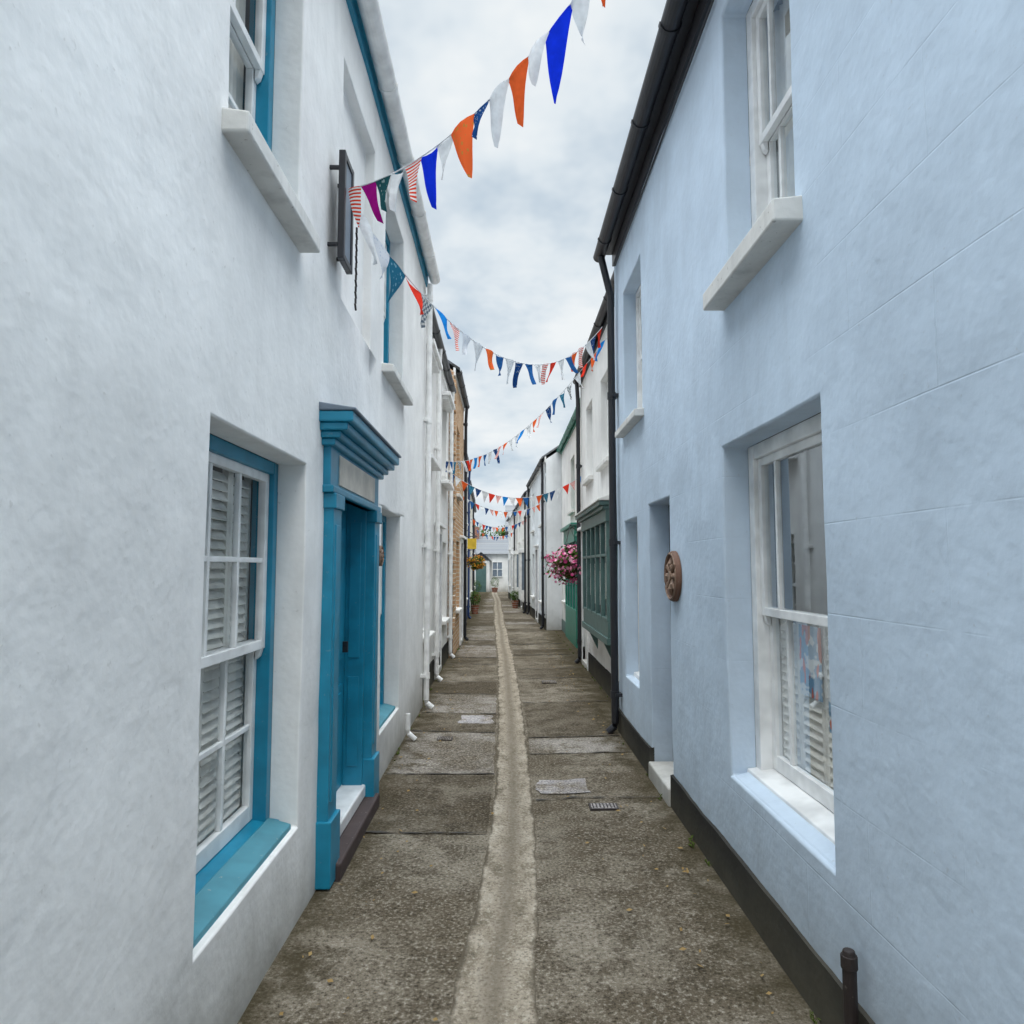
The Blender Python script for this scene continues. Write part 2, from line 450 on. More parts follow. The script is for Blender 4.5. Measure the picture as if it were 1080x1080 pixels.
# ------------------------------------------------------------ LEFT WHITE HOUSE
L1op = [(2.22, 3.30, .43, 2.08, .13), (2.28, 3.09, 3.11, 4.55, .13), (3.80, 4.78, -.07, 2.06, .16), (3.90, 4.85, 3.12, 4.55, .07, 'niche'),
        (5.35, 6.35, .36, 2.05, .13), (5.35, 6.35, 3.15, 4.6, .13), (-1.5, -.4, .43, 2.08, .13)]
L1 = House('white_house', -1, .93, -3.5, 8.2, 5.0, M['wall_l'], L1op, step=.22, bev=.014)
L1.sash(1.06, 2.22, 3.30, .43, 2.08, frame='blue', blinds='full')
L1.sash(1.06, 2.28, 3.09, 3.11, 4.55, frame='blue', blinds='curtain', cols=(0, .5, 1))
L1.sash(1.06, 5.35, 6.35, .36, 2.05, frame='blue', blinds='full')
L1.sash(1.06, 5.35, 6.35, 3.15, 4.6, frame='blue', blinds='curtain')
L1.sash(1.06, -1.5, -.4, .43, 2.08, frame='blue', blinds='full')
for a, b, z in ((2.24, 3.28, .43), (5.37, 6.33, .36)):
    q = L1.mb(); q.prism([(.955, z - .03), (1.06, z - .03), (1.06, z + .05), (.955, z + .022)], a, b); L1.add('painted_sill', q, [M['bluelt']], bevel=.006)
L1.sill_slab(2.22, 3.13, 3.11, h=.085); L1.sill_slab(5.27, 6.42, 3.15)
L1.gutter(.83, 5.02, .065, 'white', fascia='blue')
q = L1.mb(); X = .93
for a, b in ((3.62, 3.80), (4.78, 4.96)):
    q.box(X - .055, X + .02, a, b, .20, 1.98)
    q.box(X - .075, X + .02, a - .012, b + .012, .02, .34)
    q.box(X - .070, X + .02, a - .01, b + .01, 1.90, 1.98)
    q.box(X - .061, X + .0, a + .04, b - .04, .42, 1.82)
L1.add('door_pilasters', q, [M['blue']], bevel=.006)
q = L1.mb()
q.box(X - .04, X + .02, 3.60, 4.98, 1.98, 2.24)
q.box(X - .058, X + .02, 3.59, 4.99, 1.98, 2.02)
for i, (o, za, zb) in enumerate(((.07, 2.22, 2.255), (.10, 2.255, 2.29), (.14, 2.29, 2.33), (.17, 2.33, 2.385))):
    q.box(X - o, X + .02, 3.60 - o * .55, 4.98 + o * .55, za, zb)
L1.add('door_hood', q, [M['blue']], bevel=.008)
q = L1.mb(); q.prism([(X - .185, 2.386), (X + .01, 2.386), (X + .01, 2.43), (X - .185, 2.40)], 3.50, 5.08); L1.add('hood_lead_cap', q, [M['doorgrey']], bevel=.006)
q = L1.mb(); q.box(X - .048, X - .02, 3.78, 4.80, 2.035, 2.20); L1.add('frieze_panel', q, [M['tan']], bevel=.004)
q = L1.mb(); xd = X + .13
q.box(X + .001, xd, 3.803, 3.83, .17, 2.055); q.box(X + .001, xd, 4.75, 4.777, .17, 2.055); q.box(X + .001, xd, 3.83, 4.75, 2.03, 2.057)
for za, zb in ((.30, .88), (1.0, 1.9)): q.box(X + .03, xd - .025, 4.742, 4.751, za, zb)
L1.add('door_lining', q, [M['blue']], bevel=.004)
q = L1.mb(); q.box(xd, xd + .045, 3.81, 4.77, .18, 2.05)
for (za, zb) in ((.32, .85), (1.0, 1.85)):
    for (ya, yb) in ((3.92, 4.24), (4.34, 4.66)):
        q.box(xd - .012, xd + .01, ya, yb, za, zb); q.box(xd - .02, xd, ya + .05, yb - .05, za + .05, zb - .05)
L1.add('door_leaf', q, [M['blue']], bevel=.006)
q = L1.mb(); q.box(xd - .05, xd, 4.62, 4.64, 1.05, 1.12); q.box(xd - .018, xd, 4.15, 4.43, .90, .96); L1.add('door_furniture', q, [M['black']], bevel=.004)
q = L1.mb(); q.box(X - .02, xd + .04, 3.803, 4.777, .10, .178); L1.add('door_threshold', q, [M['white']], bevel=.01)
q = L1.mb(); q.box(X - .10, X + .01, 3.72, 4.86, -.03, .098); L1.add('door_step', q, [M['step']], bevel=.012)
L1.pipe(6.6, .0, .26, 'white', .024)
L1.pipe(8.05, .0, 4.9, 'white', .032)

# ------------------------------------------------------------ RIGHT PALE BLUE HOUSE
R1op = [(2.47, 3.58, .57, 2.21, .13), (2.63, 3.44, 3.0, 4.45, .13), (4.80, 5.47, -.07, 2.08, .16), (5.95, 6.6, .60, 2.02, .12), (5.65, 6.5, 2.88, 4.18, .12), (-1.4, -.3, .57, 2.19, .13)]
R1 = House('pale_blue_house', 1, 1.12, -3.5, 7.0, 4.8, M['wall_r'], R1op, step=.22, plinth=M['plinth'], plinth_h=.225, bev=.014)
mc = (0, .19, .81, 1)
R1.sash(1.25, 2.47, 3.58, .57, 2.21, cols=mc, rows=(0, 1), blinds='half', fw=.07)
R1.sash(1.25, 2.63, 3.44, 3.0, 4.45, cols=mc, rows=(0, 1), blinds='curtain', fw=.07)
R1.sash(1.24, 5.95, 6.6, .60, 2.02, rows=(0, 1), cols=(0, .5, 1), blinds='curtain')
R1.sash(1.24, 5.65, 6.5, 2.88, 4.18, rows=(0, 1), cols=(0, .5, 1), blinds='curtain')
R1.sash(1.25, -1.4, -.3, .57, 2.19, cols=mc, rows=(0, 1), blinds='full', fw=.07)
R1.sill_slab(2.55, 3.50, 3.0, out=.11, h=.10); R1.sill_slab(5.58, 6.57, 2.88, out=.08)
q = R1.mb(); q.prism([(1.135, .50), (1.25, .50), (1.25, .605), (1.135, .572)], 2.48, 3.57); R1.add('painted_sill', q, [M['wall_r']], bevel=.01)
q = R1.mb(); xd = 1.28; q.box(xd, xd + .045, 4.81, 5.46, .14, 2.07)
for za, zb in ((.28, .85), (1.0, 1.9)):
    for ya, yb in ((4.88, 5.10), (5.17, 5.39)): q.box(xd - .012, xd + .01, ya, yb, za, zb)
R1.add('door_leaf', q, [M['doorgrey']], bevel=.006)
q = R1.mb(); q.box(1.09, xd + .05, 4.803, 5.467, -.03, .135); R1.add('door_step', q, [M['stone']], bevel=.012)
R1.gutter(.965, 4.76, .06, 'black', fascia='black')
R1.pipe(6.86, 0, 4.30, 'black', .036, offset_top=(.97, 4.74))
q = R1.mb(); q.tube([(1.10, -3, 4.60), (1.105, 1.5, 4.61), (1.10, 3, 4.585), (1.105, 5, 4.60), (1.10, 6.8, 4.59)], .008, 6); R1.add('wall_cable', q, [M['black']])

# ------------------------------------------------------------ further houses
def terrace(name, side, X, y0, y1, ze, wall, wins=(), doors=(), k=0.0, plinth=None, frame='white', gutter='black', fascia='white', pipe=None, pipe_mat='black', chim=None, doormat='blue', sills=True, roof_h=1.7):
    ops = [(a, b, c, d, .11) for a, b, c, d in wins] + [(a, b, -.07, d, .13) for a, b, d in doors]
    h = House(name, side, X, y0, y1, ze, wall, ops, k=k, step=.6, plinth=plinth, plinth_h=.3, bev=.01, roof_h=roof_h)
    for a, b, c, d in wins:
        h.sash(X + .09, a, b, c, d, cols=(0, .5, 1), rows=(0, .5, 1), frame=frame, blinds='curtain', near=False)
        if sills: h.sill_slab(a - .06, b + .06, c, out=.07)
    for a, b, d in doors:
        q = h.mb(); q.box(X + .10, X + .15, a + .01, b - .01, .1, d - .01)
        for za, zb in ((.25, .85), (1.0, d - .2)):
            w = (b - a); q.box(X + .088, X + .11, a + .1, a + w / 2 - .04, za, zb); q.box(X + .088, X + .11, a + w / 2 + .04, b - .1, za, zb)
        h.add('door_leaf', q, [M[doormat]], bevel=.005)
        q = h.mb(); q.box(X - .03, X + .12, a + .003, b - .003, -.03, .1); h.add('door_step', q, [M['stone']], bevel=.01)
        q = h.mb(); q.box(X - .03, X + .02, a - .09, a, .02, d + .09); q.box(X - .03, X + .02, b, b + .09, .02, d + .09); q.box(X - .031, X + .02, a, b, d, d + .09); q.box(X - .09, X + .02, a - .13, b + .13, d + .091, d + .14)
        h.add('door_case', q, [M[frame]], bevel=.005)
    h.gutter(X - .075, ze + .02, .055, gutter, fascia=fascia)
    for p in (pipe or []): h.pipe(p, 0, ze - .35, pipe_mat, .034, offset_top=(X - .075, ze))
    for c in (chim or []): chimney(h, c)
    return h

L2 = terrace('white_house', -1, 1.00, 8.2, 12.6, 4.75, M['wall_w2'], [(8.7, 9.6, .75, 2.0), (8.6, 9.6, 3.05, 4.3), (11.4, 12.2, .75, 2.0), (11.2, 12.1, 3.05, 4.3)], [(10.2, 11.0, 2.1)], plinth=M['plinth'], pipe=[9.95, 12.45], pipe_mat='white', chim=[10.8], doormat='navy', gutter='black')
q = L2.mb()     # projecting hoods over the upper windows
for a, b in ((8.5, 9.7), (11.1, 12.2)):
    q.box(.86, 1.02, a, b, 4.34, 4.40); q.box(.90, 1.02, a + .05, b - .05, 4.28, 4.339); q.box(.87, 1.02, a, b, 2.92, 2.975)
L2.add('window_hoods', q, [M['white']], bevel=.006)
L3 = terrace('brick_house', -1, .91, 12.6, 15.6, 5.15, M['brick'], [(13.4, 14.2, .8, 2.1), (13.4, 14.2, 3.0, 4.3)], [(14.5, 15.25, 2.1)], gutter='black', pipe=[15.4], chim=[14.2], doormat='navy')
q = L3.mb()
for i in range(12):
    z = .5 + i * .39; q.box(.88, 1.02, 12.57, 12.80, z, z + .20)
L3.add('corner_quoins', q, [M['brick']], bevel=.006)
L4 = terrace('white_house', -1, 1.08, 15.6, 22.0, 4.6, M['wall_w2'], [(16.8, 17.7, .7, 2.0), (16.8, 17.7, 2.9, 4.1), (20.2, 21.1, .7, 2.0), (20.2, 21.1, 2.9, 4.1)], [(18.5, 19.3, 2.1)], k=.012, plinth=M['navy'], pipe=[16.5, 21.8], pipe_mat='navy', chim=[18.5], doormat='blue')
L5 = terrace('cream_house', -1, 1.18, 22.0, 29.0, 4.3, M['wall_cream'], [(23, 24, .7, 2.0), (23, 24, 2.7, 3.9), (26.5, 27.5, .7, 2.0), (26.5, 27.5, 2.7, 3.9)], [(25, 25.8, 2.1)], k=.02, plinth=M['plinth'], pipe=[22.3], chim=[25.5], doormat='green')
L6 = terrace('white_house', -1, 1.34, 29.0, 36.0, 4.4, M['wall_w2'], [(30, 31, .7, 2.0), (30, 31, 2.7, 3.9), (33.5, 34.5, .7, 2.0), (33.5, 34.5, 2.7, 3.9)], [(32, 32.8, 2.1)], k=.03, plinth=M['plinth'], pipe=[29.3], chim=[32.5], doormat='navy')
L7 = terrace('grey_house', -1, 1.6, 36.0, 43.0, 4.0, M['wall_grey'], [(37.5, 38.5, .7, 2.0), (37.5, 38.5, 2.6, 3.6), (40.5, 41.5, .7, 2.0)], [(39.2, 40, 2.1)], k=.05, pipe=[36.3], chim=[39.5])

R2 = terrace('white_house', 1, 1.30, 7.0, 11.9, 4.75, M['wall_w2'], [(8.5, 9.4, 2.95, 4.1), (10.3, 11.1, 2.95, 4.1)], [(11.0, 11.65, 2.1)], plinth=M['plinth'], pipe=[11.75], chim=[9.5], doormat='greend', fascia='black')
q = R2.mb(); X = 1.30; a, b = 8.0, 10.55; o = .15
q.box(X - o, X + .02, a, b, .72, .80)
q.box(X - o + .02, X + .02, a + .03, b - .03, .80, .98)
for i in range(6):
    yy = a + .03 + (b - a - .12) * i / 5; q.box(X - o + .012, X - o + .06, yy, yy + .055, .98, 2.12)
for yy in (a + .031, b - .085): q.box(X - .05, X + .02, yy, yy + .054, .98, 2.12)
for zz in (.98, 1.72): q.box(X - o + .016, X - o + .056, a + .05, b - .05, zz + .001, zz + .035)
q.box(X - o, X + .02, a, b, 2.12, 2.26)
q.box(X - o - .04, X + .02, a - .04, b + .04, 2.26, 2.30); q.box(X - o - .08, X + .02, a - .08, b + .08, 2.30, 2.35)
R2.add('shop_window_frame', q, [M['greend']], bevel=.005)
q = R2.mb(); q.prism([(X - o - .10, 2.351), (X + .01, 2.351), (X + .01, 2.46), (X - o - .10, 2.37)], a - .1, b + .1); R2.add('shop_window_lead_roof', q, [M['stone']], bevel=.005)
q = R2.mb(); q.face([(X - o + .04, a + .05, .98), (X - o + .04, b - .05, .98), (X - o + .04, b - .05, 2.13), (X - o + .04, a + .05, 2.13)])
for yy in (a + .055, b - .055): q.face([(X - o + .04, yy, .98), (X, yy, .98), (X, yy, 2.12), (X - o + .04, yy, 2.12)])
R2.add('shop_window_glass', q, [M['glass']], fix=False)
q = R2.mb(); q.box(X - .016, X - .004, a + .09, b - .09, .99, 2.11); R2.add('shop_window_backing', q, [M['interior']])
q = R2.mb()
for i in range(4):
    yy = a + .25 + i * .58; q.box(X - .06, X - .017, yy, yy + .34, 1.1 + .1 * (i % 2), 1.55 + .1 * (i % 2))
R2.add('shop_window_display', q, [M['blind']], bevel=.004)
for yy in (8.5, 9.9):
    q = R2.mb(); q.prism([(X - .12, .715), (X + .01, .715), (X + .01, .45), (X - .02, .50)], yy, yy + .06); R2.add('window_bracket', q, [M['greend']], bevel=.004)

R3 = terrace('white_house', 1, 1.46, 11.9, 17.9, 4.55, M['wall_w2'], [(14.6, 15.5, 2.8, 3.95), (12.4, 13.2, 2.8, 3.95), (16.6, 17.3, .8, 2.0)], [(12.7, 13.5, 2.1)], plinth=M['greend'], frame='green', gutter='green', fascia='green', chim=[15], doormat='green')
q = R3.mb(); X = 1.46
q.box(X - .06, X + .01, 13.9, 16.3, .02, .75); q.box(X - .09, X + .01, 13.85, 16.35, 2.10, 2.40); q.box(X - .16, X + .01, 13.8, 16.4, 2.401, 2.47)
for i in range(5):
    yy = 13.9 + i * .585; q.box(X - .06, X + .01, yy, yy + .06, .751, 2.099)
R3.add('shop_front', q, [M['green']], bevel=.006)
q = R3.mb(); q.box(X - .02, X - .003, 13.96, 16.24, .755, 2.095); R3.add('shop_front_panes', q, [M['doorgrey']])

R4 = terrace('white_house', 1, 1.05, 17.9, 24.0, 4.35, M['wall_grey'], [(18.6, 19.5, .7, 2.0), (18.6, 19.5, 2.75, 3.9), (21.9, 22.8, .7, 2.0), (21.9, 22.8, 2.75, 3.9)], [(20.3, 21.1, 2.1)], k=-.03, plinth=M['plinth'], pipe=[18.15, 23.8], pipe_mat='black', chim=[21], doormat='navy')
R5 = terrace('white_house', 1, .78, 24.0, 30.0, 4.1, M['wall_w2'], [(24.8, 25.8, 2.6, 3.7), (28, 29, 2.6, 3.7)], [(26.7, 27.5, 2.1)], k=-.035, plinth=M['plinth'], pipe=[24.3], chim=[27])
R6 = terrace('white_house', 1, .50, 30.0, 37.0, 4.0, M['wall_w2'], [(31, 32, .7, 2.0), (31, 32, 2.5, 3.6), (35, 36, .7, 2.0), (35, 36, 2.5, 3.6)], [(33, 33.8, 2.1)], k=-.04, plinth=M['plinth'], pipe=[30.3], chim=[33.5])
for yy in (24.7, 28.1):
    q = R5.mb(); X = .78
    q.prism([(X - .20, .45), (X + .02, .45), (X + .02, .8), (X - .20, .8)], yy, yy + 1.1)
    for i in range(4): q.box(X - .20, X - .15, yy + i * .35, yy + i * .35 + .05, .8, 2.1)
    q.box(X - .22, X + .02, yy - .03, yy + 1.13, 2.1, 2.25)
    R5.add('bay_window', q, [M['white']], bevel=.005)
    q = R5.mb(); q.box(X - .18, X, yy + .01, yy + 1.09, .8, 2.1); R5.add('bay_window_panes', q, [M['doorgrey']])

E = empty('white_cottage', (0, 47, 0))
q = MB(); q.box(-5.5, .6, 46, 50, -.06, 2.5); q.obj('walls', [M['wall_w2']], E)
q = MB()
q.face([(-5.7, 45.8, 2.45), (.8, 45.8, 2.45), (.8, 48, 3.7), (-5.7, 48, 3.7)]); q.face([(-5.7, 48, 3.7), (.8, 48, 3.7), (.8, 50.2, 2.45), (-5.7, 50.2, 2.45)])
q.obj('roof', [M['slate']], E, fix=False)
q = MB()
for x in (-2.9, -.75): q.box(x, x + .6, 45.96, 45.99, 1.0, 1.9)
q.obj('window_panes', [M['doorgrey']], E)
q = MB()
for x in (-2.9, -.75):
    for xx in (x - .04, x + .28, x + .6): q.box(xx, xx + .04, 45.93, 45.999, .96, 1.94)
    for zz in (.96, 1.43, 1.9): q.box(x, x + .6, 45.935, 45.998, zz, zz + .04)
q.obj('window_frames', [M['white']], E)
q = MB(); q.box(-2.2, -1.7, 47.6, 48.2, 3.2, 4.3); q.obj('chimney_stack', [M['brickr']], E)
q = MB(); q.box(-2.0, -.95, 45.0, 45.95, -.05, 2.0); q.obj('porch_walls', [M['wall_w2']], E)
q = MB(); q.face([(-2.15, 44.85, 1.98), (-1.475, 44.85, 2.55), (-1.475, 46.4, 2.55), (-2.15, 46.4, 1.98)]); q.face([(-.8, 44.85, 1.98), (-1.475, 44.85, 2.55), (-1.475, 46.4, 2.55), (-.8, 46.4, 1.98)]); q.face([(-2.0, 45.0, 2.0), (-.95, 45.0, 2.0), (-1.475, 45.0, 2.5)]); q.obj('porch_roof', [M['slate']], E, fix=False)
q = MB(); q.box(-1.8, -1.15, 44.96, 44.995, 0, 1.85); q.obj('porch_door', [M['greend']], E)
E2 = empty('grey_house', (3, 43, 0))
q = MB(); q.box(.25, 6, 38.0, 44, -.06, 3.6); q.obj('walls', [M['wall_pb']], E2)
q = MB(); q.face([(.05, 37.8, 3.5), (6, 37.8, 3.5), (6, 41, 5.2), (.05, 41, 5.2)]); q.face([(.05, 41, 5.2), (6, 41, 5.2), (6, 44.2, 3.5), (.05, 44.2, 3.5)]); q.face([(.25, 38, 3.6), (.25, 44, 3.6), (.25, 41, 5.15)]); q.obj('roof', [M['slate']], E2, fix=False)
q = MB(); q.box(.22, .245, 39, 40, .8, 2.0); q.box(.22, .245, 41.5, 42.5, .8, 2.0); q.obj('window_panes', [M['doorgrey']], E2)

# ------------------------------------------------------------ ground
def gz(x, y):
    d = min(abs(x), 1.4)
    return .018 * (d / 1.2) ** 1.5 + .006 * noise.noise(Vector((x * .8, y * .5, 0))) + .003 * noise.noise(Vector((x * 2, y * 1.6, 4)))
q = MB(); q.face([(-300, -300, -.03), (300, -300, -.03), (300, 300, -.03), (-300, 300, -.03)]); q.obj('ground', [M['land']], fix=False)

def sheet(name, fx, y0, y1, ny, nx, mat, lift, edge=False, jit=0, seed=0, skew=0):
    q = MB(); ids = []; ev = []
    for j in range(ny + 1):
        y = y0 + (y1 - y0) * j / ny; xa, xb = fx(y)
        if jit:
            xa += jit * noise.noise(Vector((y * 6, seed, 0))) + jit * .5 * noise.noise(Vector((y * 22, seed, 3))); xb += jit * noise.noise(Vector((y * 6, seed, 9))) + jit * .5 * noise.noise(Vector((y * 22, seed, 13)))
        row = []
        for i in range(nx + 1):
            x = xa + (xb - xa) * i / nx; yy = y
            if jit and j in (0, ny): yy = y + jit * .8 * noise.noise(Vector((x * 6, seed, j))) + skew * (x - xa)
            row.append(q.P(x, yy, gz(x, yy) + lift)); ev.append(abs(2 * i / nx - 1))
        ids.append(row)
    for j in range(ny):
        for i in range(nx):
            q.f.append([ids[j][i], ids[j][i + 1], ids[j + 1][i + 1], ids[j + 1][i]]); q.m.append(0)
    o = q.obj(name, [mat], smooth=True, fix=False)
    if edge:
        at = o.data.attributes.new('edge', 'FLOAT', 'POINT'); at.data.foreach_set('value', ev)
    return o
sheet('street', lambda y: (-2.2, 2.0), -4, 46.5, 500, 42, M['asphalt'], 0)
CP = [(-4, -.10, .32), (2.2, -.045, .32), (2.8, -.035, .31), (3.6, .02, .29), (4.5, .055, .27), (5.5, .07, .26), (7.4, .07, .27), (9, .06, .28), (12, .03, .28), (16, -.05, .29), (22, -.16, .30), (30, -.28, .32), (46, -.62, .36)]
def cpos(y):
    for a, b in zip(CP[:-1], CP[1:]):
        if a[0] <= y <= b[0]:
            t = (y - a[0]) / (b[0] - a[0]); t = t * t * (3 - 2 * t)
            c = a[1] + (b[1] - a[1]) * t; w = a[2] + (b[2] - a[2]) * t
            return c - w / 2, c + w / 2
    return CP[-1][1] - .15, CP[-1][1] + .15
sheet('drainage_channel', cpos, -3.9, 46, 1400, 8, M['channel'], .0045, edge=True, jit=.014, seed=3)
def seam(name, x0, y0, x1, y1, w=.010, seed=0):
    q = MB(); n = 40; prev = None; d = Vector((x1 - x0, y1 - y0)).normalized(); nn = Vector((-d.y, d.x))
    for i in range(n + 1):
        t = i / n; off = .03 * noise.noise(Vector((t * 5, seed, 0))) + .012 * noise.noise(Vector((t * 20, seed, 4))); ww = w * max(.15, .55 + 1.4 * noise.noise(Vector((t * 9, seed, 8))))
        c = Vector((x0, y0)).lerp(Vector((x1, y1)), t) + nn * off
        a, b = c + nn * ww, c - nn * ww; cur = ((a.x, a.y, gz(a.x, a.y) + .0085), (b.x, b.y, gz(b.x, b.y) + .0085))
        if prev: q.face([prev[0], cur[0], cur[1], prev[1]])
        prev = cur
    q.obj(name, [M['tar']], fix=False)
rp = random.Random(5); sd = 1; last = None
for side in (-1, 1):
    y = 4.35 if side < 0 else 5.0
    while y < 34:
        ln = rp.uniform(.45, 1.4) * (1 + y / 25); y2 = min(y + ln, 36); mt = rp.choice([k for k in ('asphalt2', 'asphalt3', None) if k != last]); last = mt
        wl = (.90 if y < 8.2 else .94 if y < 12.4 else .88 if y < 15.6 else 1.05); wr = 1.08 if y < 7 else 1.22
        wr = min(wr, max(.45, 1.0 - (y - 17) * .03)) if y > 17 else wr
        fx = (lambda yy, w=wl: (-w, cpos(yy)[0] - .02)) if side < 0 else (lambda yy, w=wr: (cpos(yy)[1] + .02, w))
        if mt: sheet('road_patch', fx, y + .02, y2 - .02, max(4, int(ln / .05)), 14, M[mt], .004, jit=.02, seed=sd * 7)
        if y < 20:
            xa, xb = fx(y); seam('tar_seam', xa, y + rp.uniform(-.03, .03), xb, y + rp.uniform(-.04, .04), w=.008 + y * .0008, seed=sd * 3.3)
        y = y2; sd += 1
sheet('road_patch', lambda y: (.24, .60), 5.1, 5.42, 10, 14, M['asphalt4'], .0075, jit=.05, seed=77)
sheet('road_patch', lambda y: (-.46, -.12), 7.35, 7.75, 10, 14, M['asphalt4'], .0075, jit=.05, seed=79)
for (x, y, w, l) in ((.66, 4.82, .19, .12), (-.55, 6.7, .14, .14), (.62, 9.9, .2, .2)):
    q = MB(); z = gz(x, y) + .012
    q.box(x - w/2, x + w/2, y - l/2, y + l/2, z - .02, z - .001, 1)
    q.box(x - w/2 + .012, x + w/2 - .012, y - l/2 + .012, y + l/2 - .012, z - .01, z + .002, 0)
    n = 7
    for i in range(n):
        xx = x - w/2 + .02 + (w - .05) * i / (n - 1); q.box(xx, xx + .008, y - l/2 + .02, y + l/2 - .02, z + .001, z + .006, 1)
    q.obj('stopcock_cover', [M['asphalt4'], M['rust']])

m, t = newmat('weed_leaf'); t.diffuse(t.mix(t.noise(t.pos(), 30), (.05, .09, .02), (.12, .14, .04))); M['weed'] = m
m, t = newmat('dry_leaf'); t.diffuse(t.mix(t.noise(t.pos(), 20), (.22, .12, .04), (.40, .30, .14))); M['dry'] = m
q = MB()
for _ in range(80):
    side = R.choice((-1, 1)); y = R.uniform(2.0, 18) ; xw = (.92 if y < 8.2 else .97 if y < 12.5 else .89 if y < 15.6 else 1.06) if side < 0 else (1.09 if y < 7 else 1.27)
    x = side * (xw - R.uniform(.0, .03)); n = R.randint(3, 9); sc = R.uniform(.35, .9)
    for _ in range(n):
        a = R.uniform(0, 6.28); l = R.uniform(.015, .04) * sc; w = l * .3
        dx, dy = math.cos(a), math.sin(a); b = Vector((x, y + R.uniform(-.03, .03), gz(x, y)))
        tip = b + Vector((dx * l, dy * l, R.uniform(.01, .045) * sc)); mid = b.lerp(tip, .55) + Vector((0, 0, .008)); sd_ = Vector((-dy, dx, 0)) * w
        q.face([b, mid + sd_, tip, mid - sd_])
q.obj('weeds', [M['weed']], fix=False)
q = MB()
for _ in range(380):
    y = R.uniform(1.5, 16); x = R.uniform(-.82, 1.05)
    if R.random() < .75: x = R.choice((-1, 1)) * R.uniform(.74, .86) + (.18 if x > 0 else 0)
    a = R.uniform(0, 6.28); l = R.uniform(.006, .019); z = gz(x, y) + .012
    d = Vector((math.cos(a), math.sin(a), 0)) * l; s_ = Vector((-d.y, d.x, 0)) * .5; c = Vector((x, y, z))
    q.face([c - d, c + s_ + Vector((0, 0, .006)), c + d + Vector((0, 0, .004)), c - s_])
q.obj('leaf_litter', [M['dry']], fix=False)

# ------------------------------------------------------------ bunting
def bunting(A, B, sag, n, fw, fh, order, seed, big=()):
    A, B = Vector(A), Vector(B); rr = random.Random(seed)
    def pt(t): return A.lerp(B, t) - Vector((0, 0, sag * 4 * t * (1 - t)))
    q = MB(); q.tube([pt(i / 60) for i in range(61)], .0035, 5)
    mats = [CL['w']] + [CL[k] for k in CLK]; uv = []
    base = len(q.f); Lc = sum((pt((i + 1) / 100) - pt(i / 100)).length for i in range(100))
    for i in range(n):
        key = order[i % len(order)]; mi = 1 + CLK.index(key); sc = 1.28 if i in big else rr.uniform(.86, 1.04)
        t0 = (i + .5) / n; half = fw * sc / Lc / 2
        a, b = pt(t0 - half), pt(t0 + half); dirv = (b - a); nrm = dirv.cross(Vector((0, 0, 1))).normalized()
        h = fh * sc * rr.uniform(.9, 1.12); sway = rr.uniform(-.35, .35); side = rr.uniform(-.22, .22); curl = rr.uniform(-.03, .03); ph = rr.uniform(0, 6); tip = rr.uniform(-.15, .15)
        down = (Vector((0, 0, -1)) * .9 + nrm * sway + dirv.normalized() * side).normalized()
        rows = 7; cols = 4; g = []
        for r_ in range(rows + 1):
            v = r_ / rows; row = []
            for c_ in range(cols + 1):
                u = c_ / cols; uu = .5 + (u - .5) * (1 - v * .97)
                p = a.lerp(b, uu) + down * (h * v) + dirv * (tip * v * v) + nrm * (curl * math.sin(u * 3.14) * (1 - v * .5) + .022 * math.sin(v * 3.5 + ph + u * 2) * v * (fh / .2))
                row.append((q.P(*p), (uu, v)))
            g.append(row)
        for r_ in range(rows):
            for c_ in range(cols):
                quad = [g[r_][c_], g[r_][c_ + 1], g[r_ + 1][c_ + 1], g[r_ + 1][c_]]
                q.f.append([z[0] for z in quad]); q.m.append(mi); uv += [z[1] for z in quad]
    o = q.obj('bunting', mats, fix=False, smooth=True)
    ul = o.data.uv_layers.new(name='UVMap'); k = 0
    for p in o.data.polygons:
        for li in p.loop_indices:
            if p.index >= base: ul.data[li].uv = uv[k]; k += 1
bunting((-.84, 3.65, 3.62), (.965, 2.3, 4.82), .41, 21, .142, .225, 'smgwsbwOnwowbwodwsnwo', 3, big=(7, 12))
bunting((-.84, 3.80, 3.60), (1.0, 7.05, 4.05), .62, 24, .145, .185, 'wptrckspwOdwndwsrwdoswnr', 5, big=(0, 1, 2, 3))
bunting((1.05, 7.1, 3.95), (-.95, 11.3, 3.30), .38, 28, .13, .18, 'korwctdnsowkpwosnwdo', 8)
bunting((-1.0, 12.4, 3.30), (1.40, 12.6, 3.25), .45, 20, .13, .18, 'dwotnwrskwo', 9)
bunting((-1.1, 17.5, 3.4), (1.05, 18.3, 3.3), .35, 18, .13, .18, 'owdrwnsow', 10)
bunting((-1.2, 24, 3.3), (.8, 24.5, 3.3), .35, 18, .13, .18, 'wodwrdnso', 12)
bunting((-1.2, 30, 3.2), (.5, 31, 3.2), .3, 14, .13, .18, 'dwodwrdnso', 13)

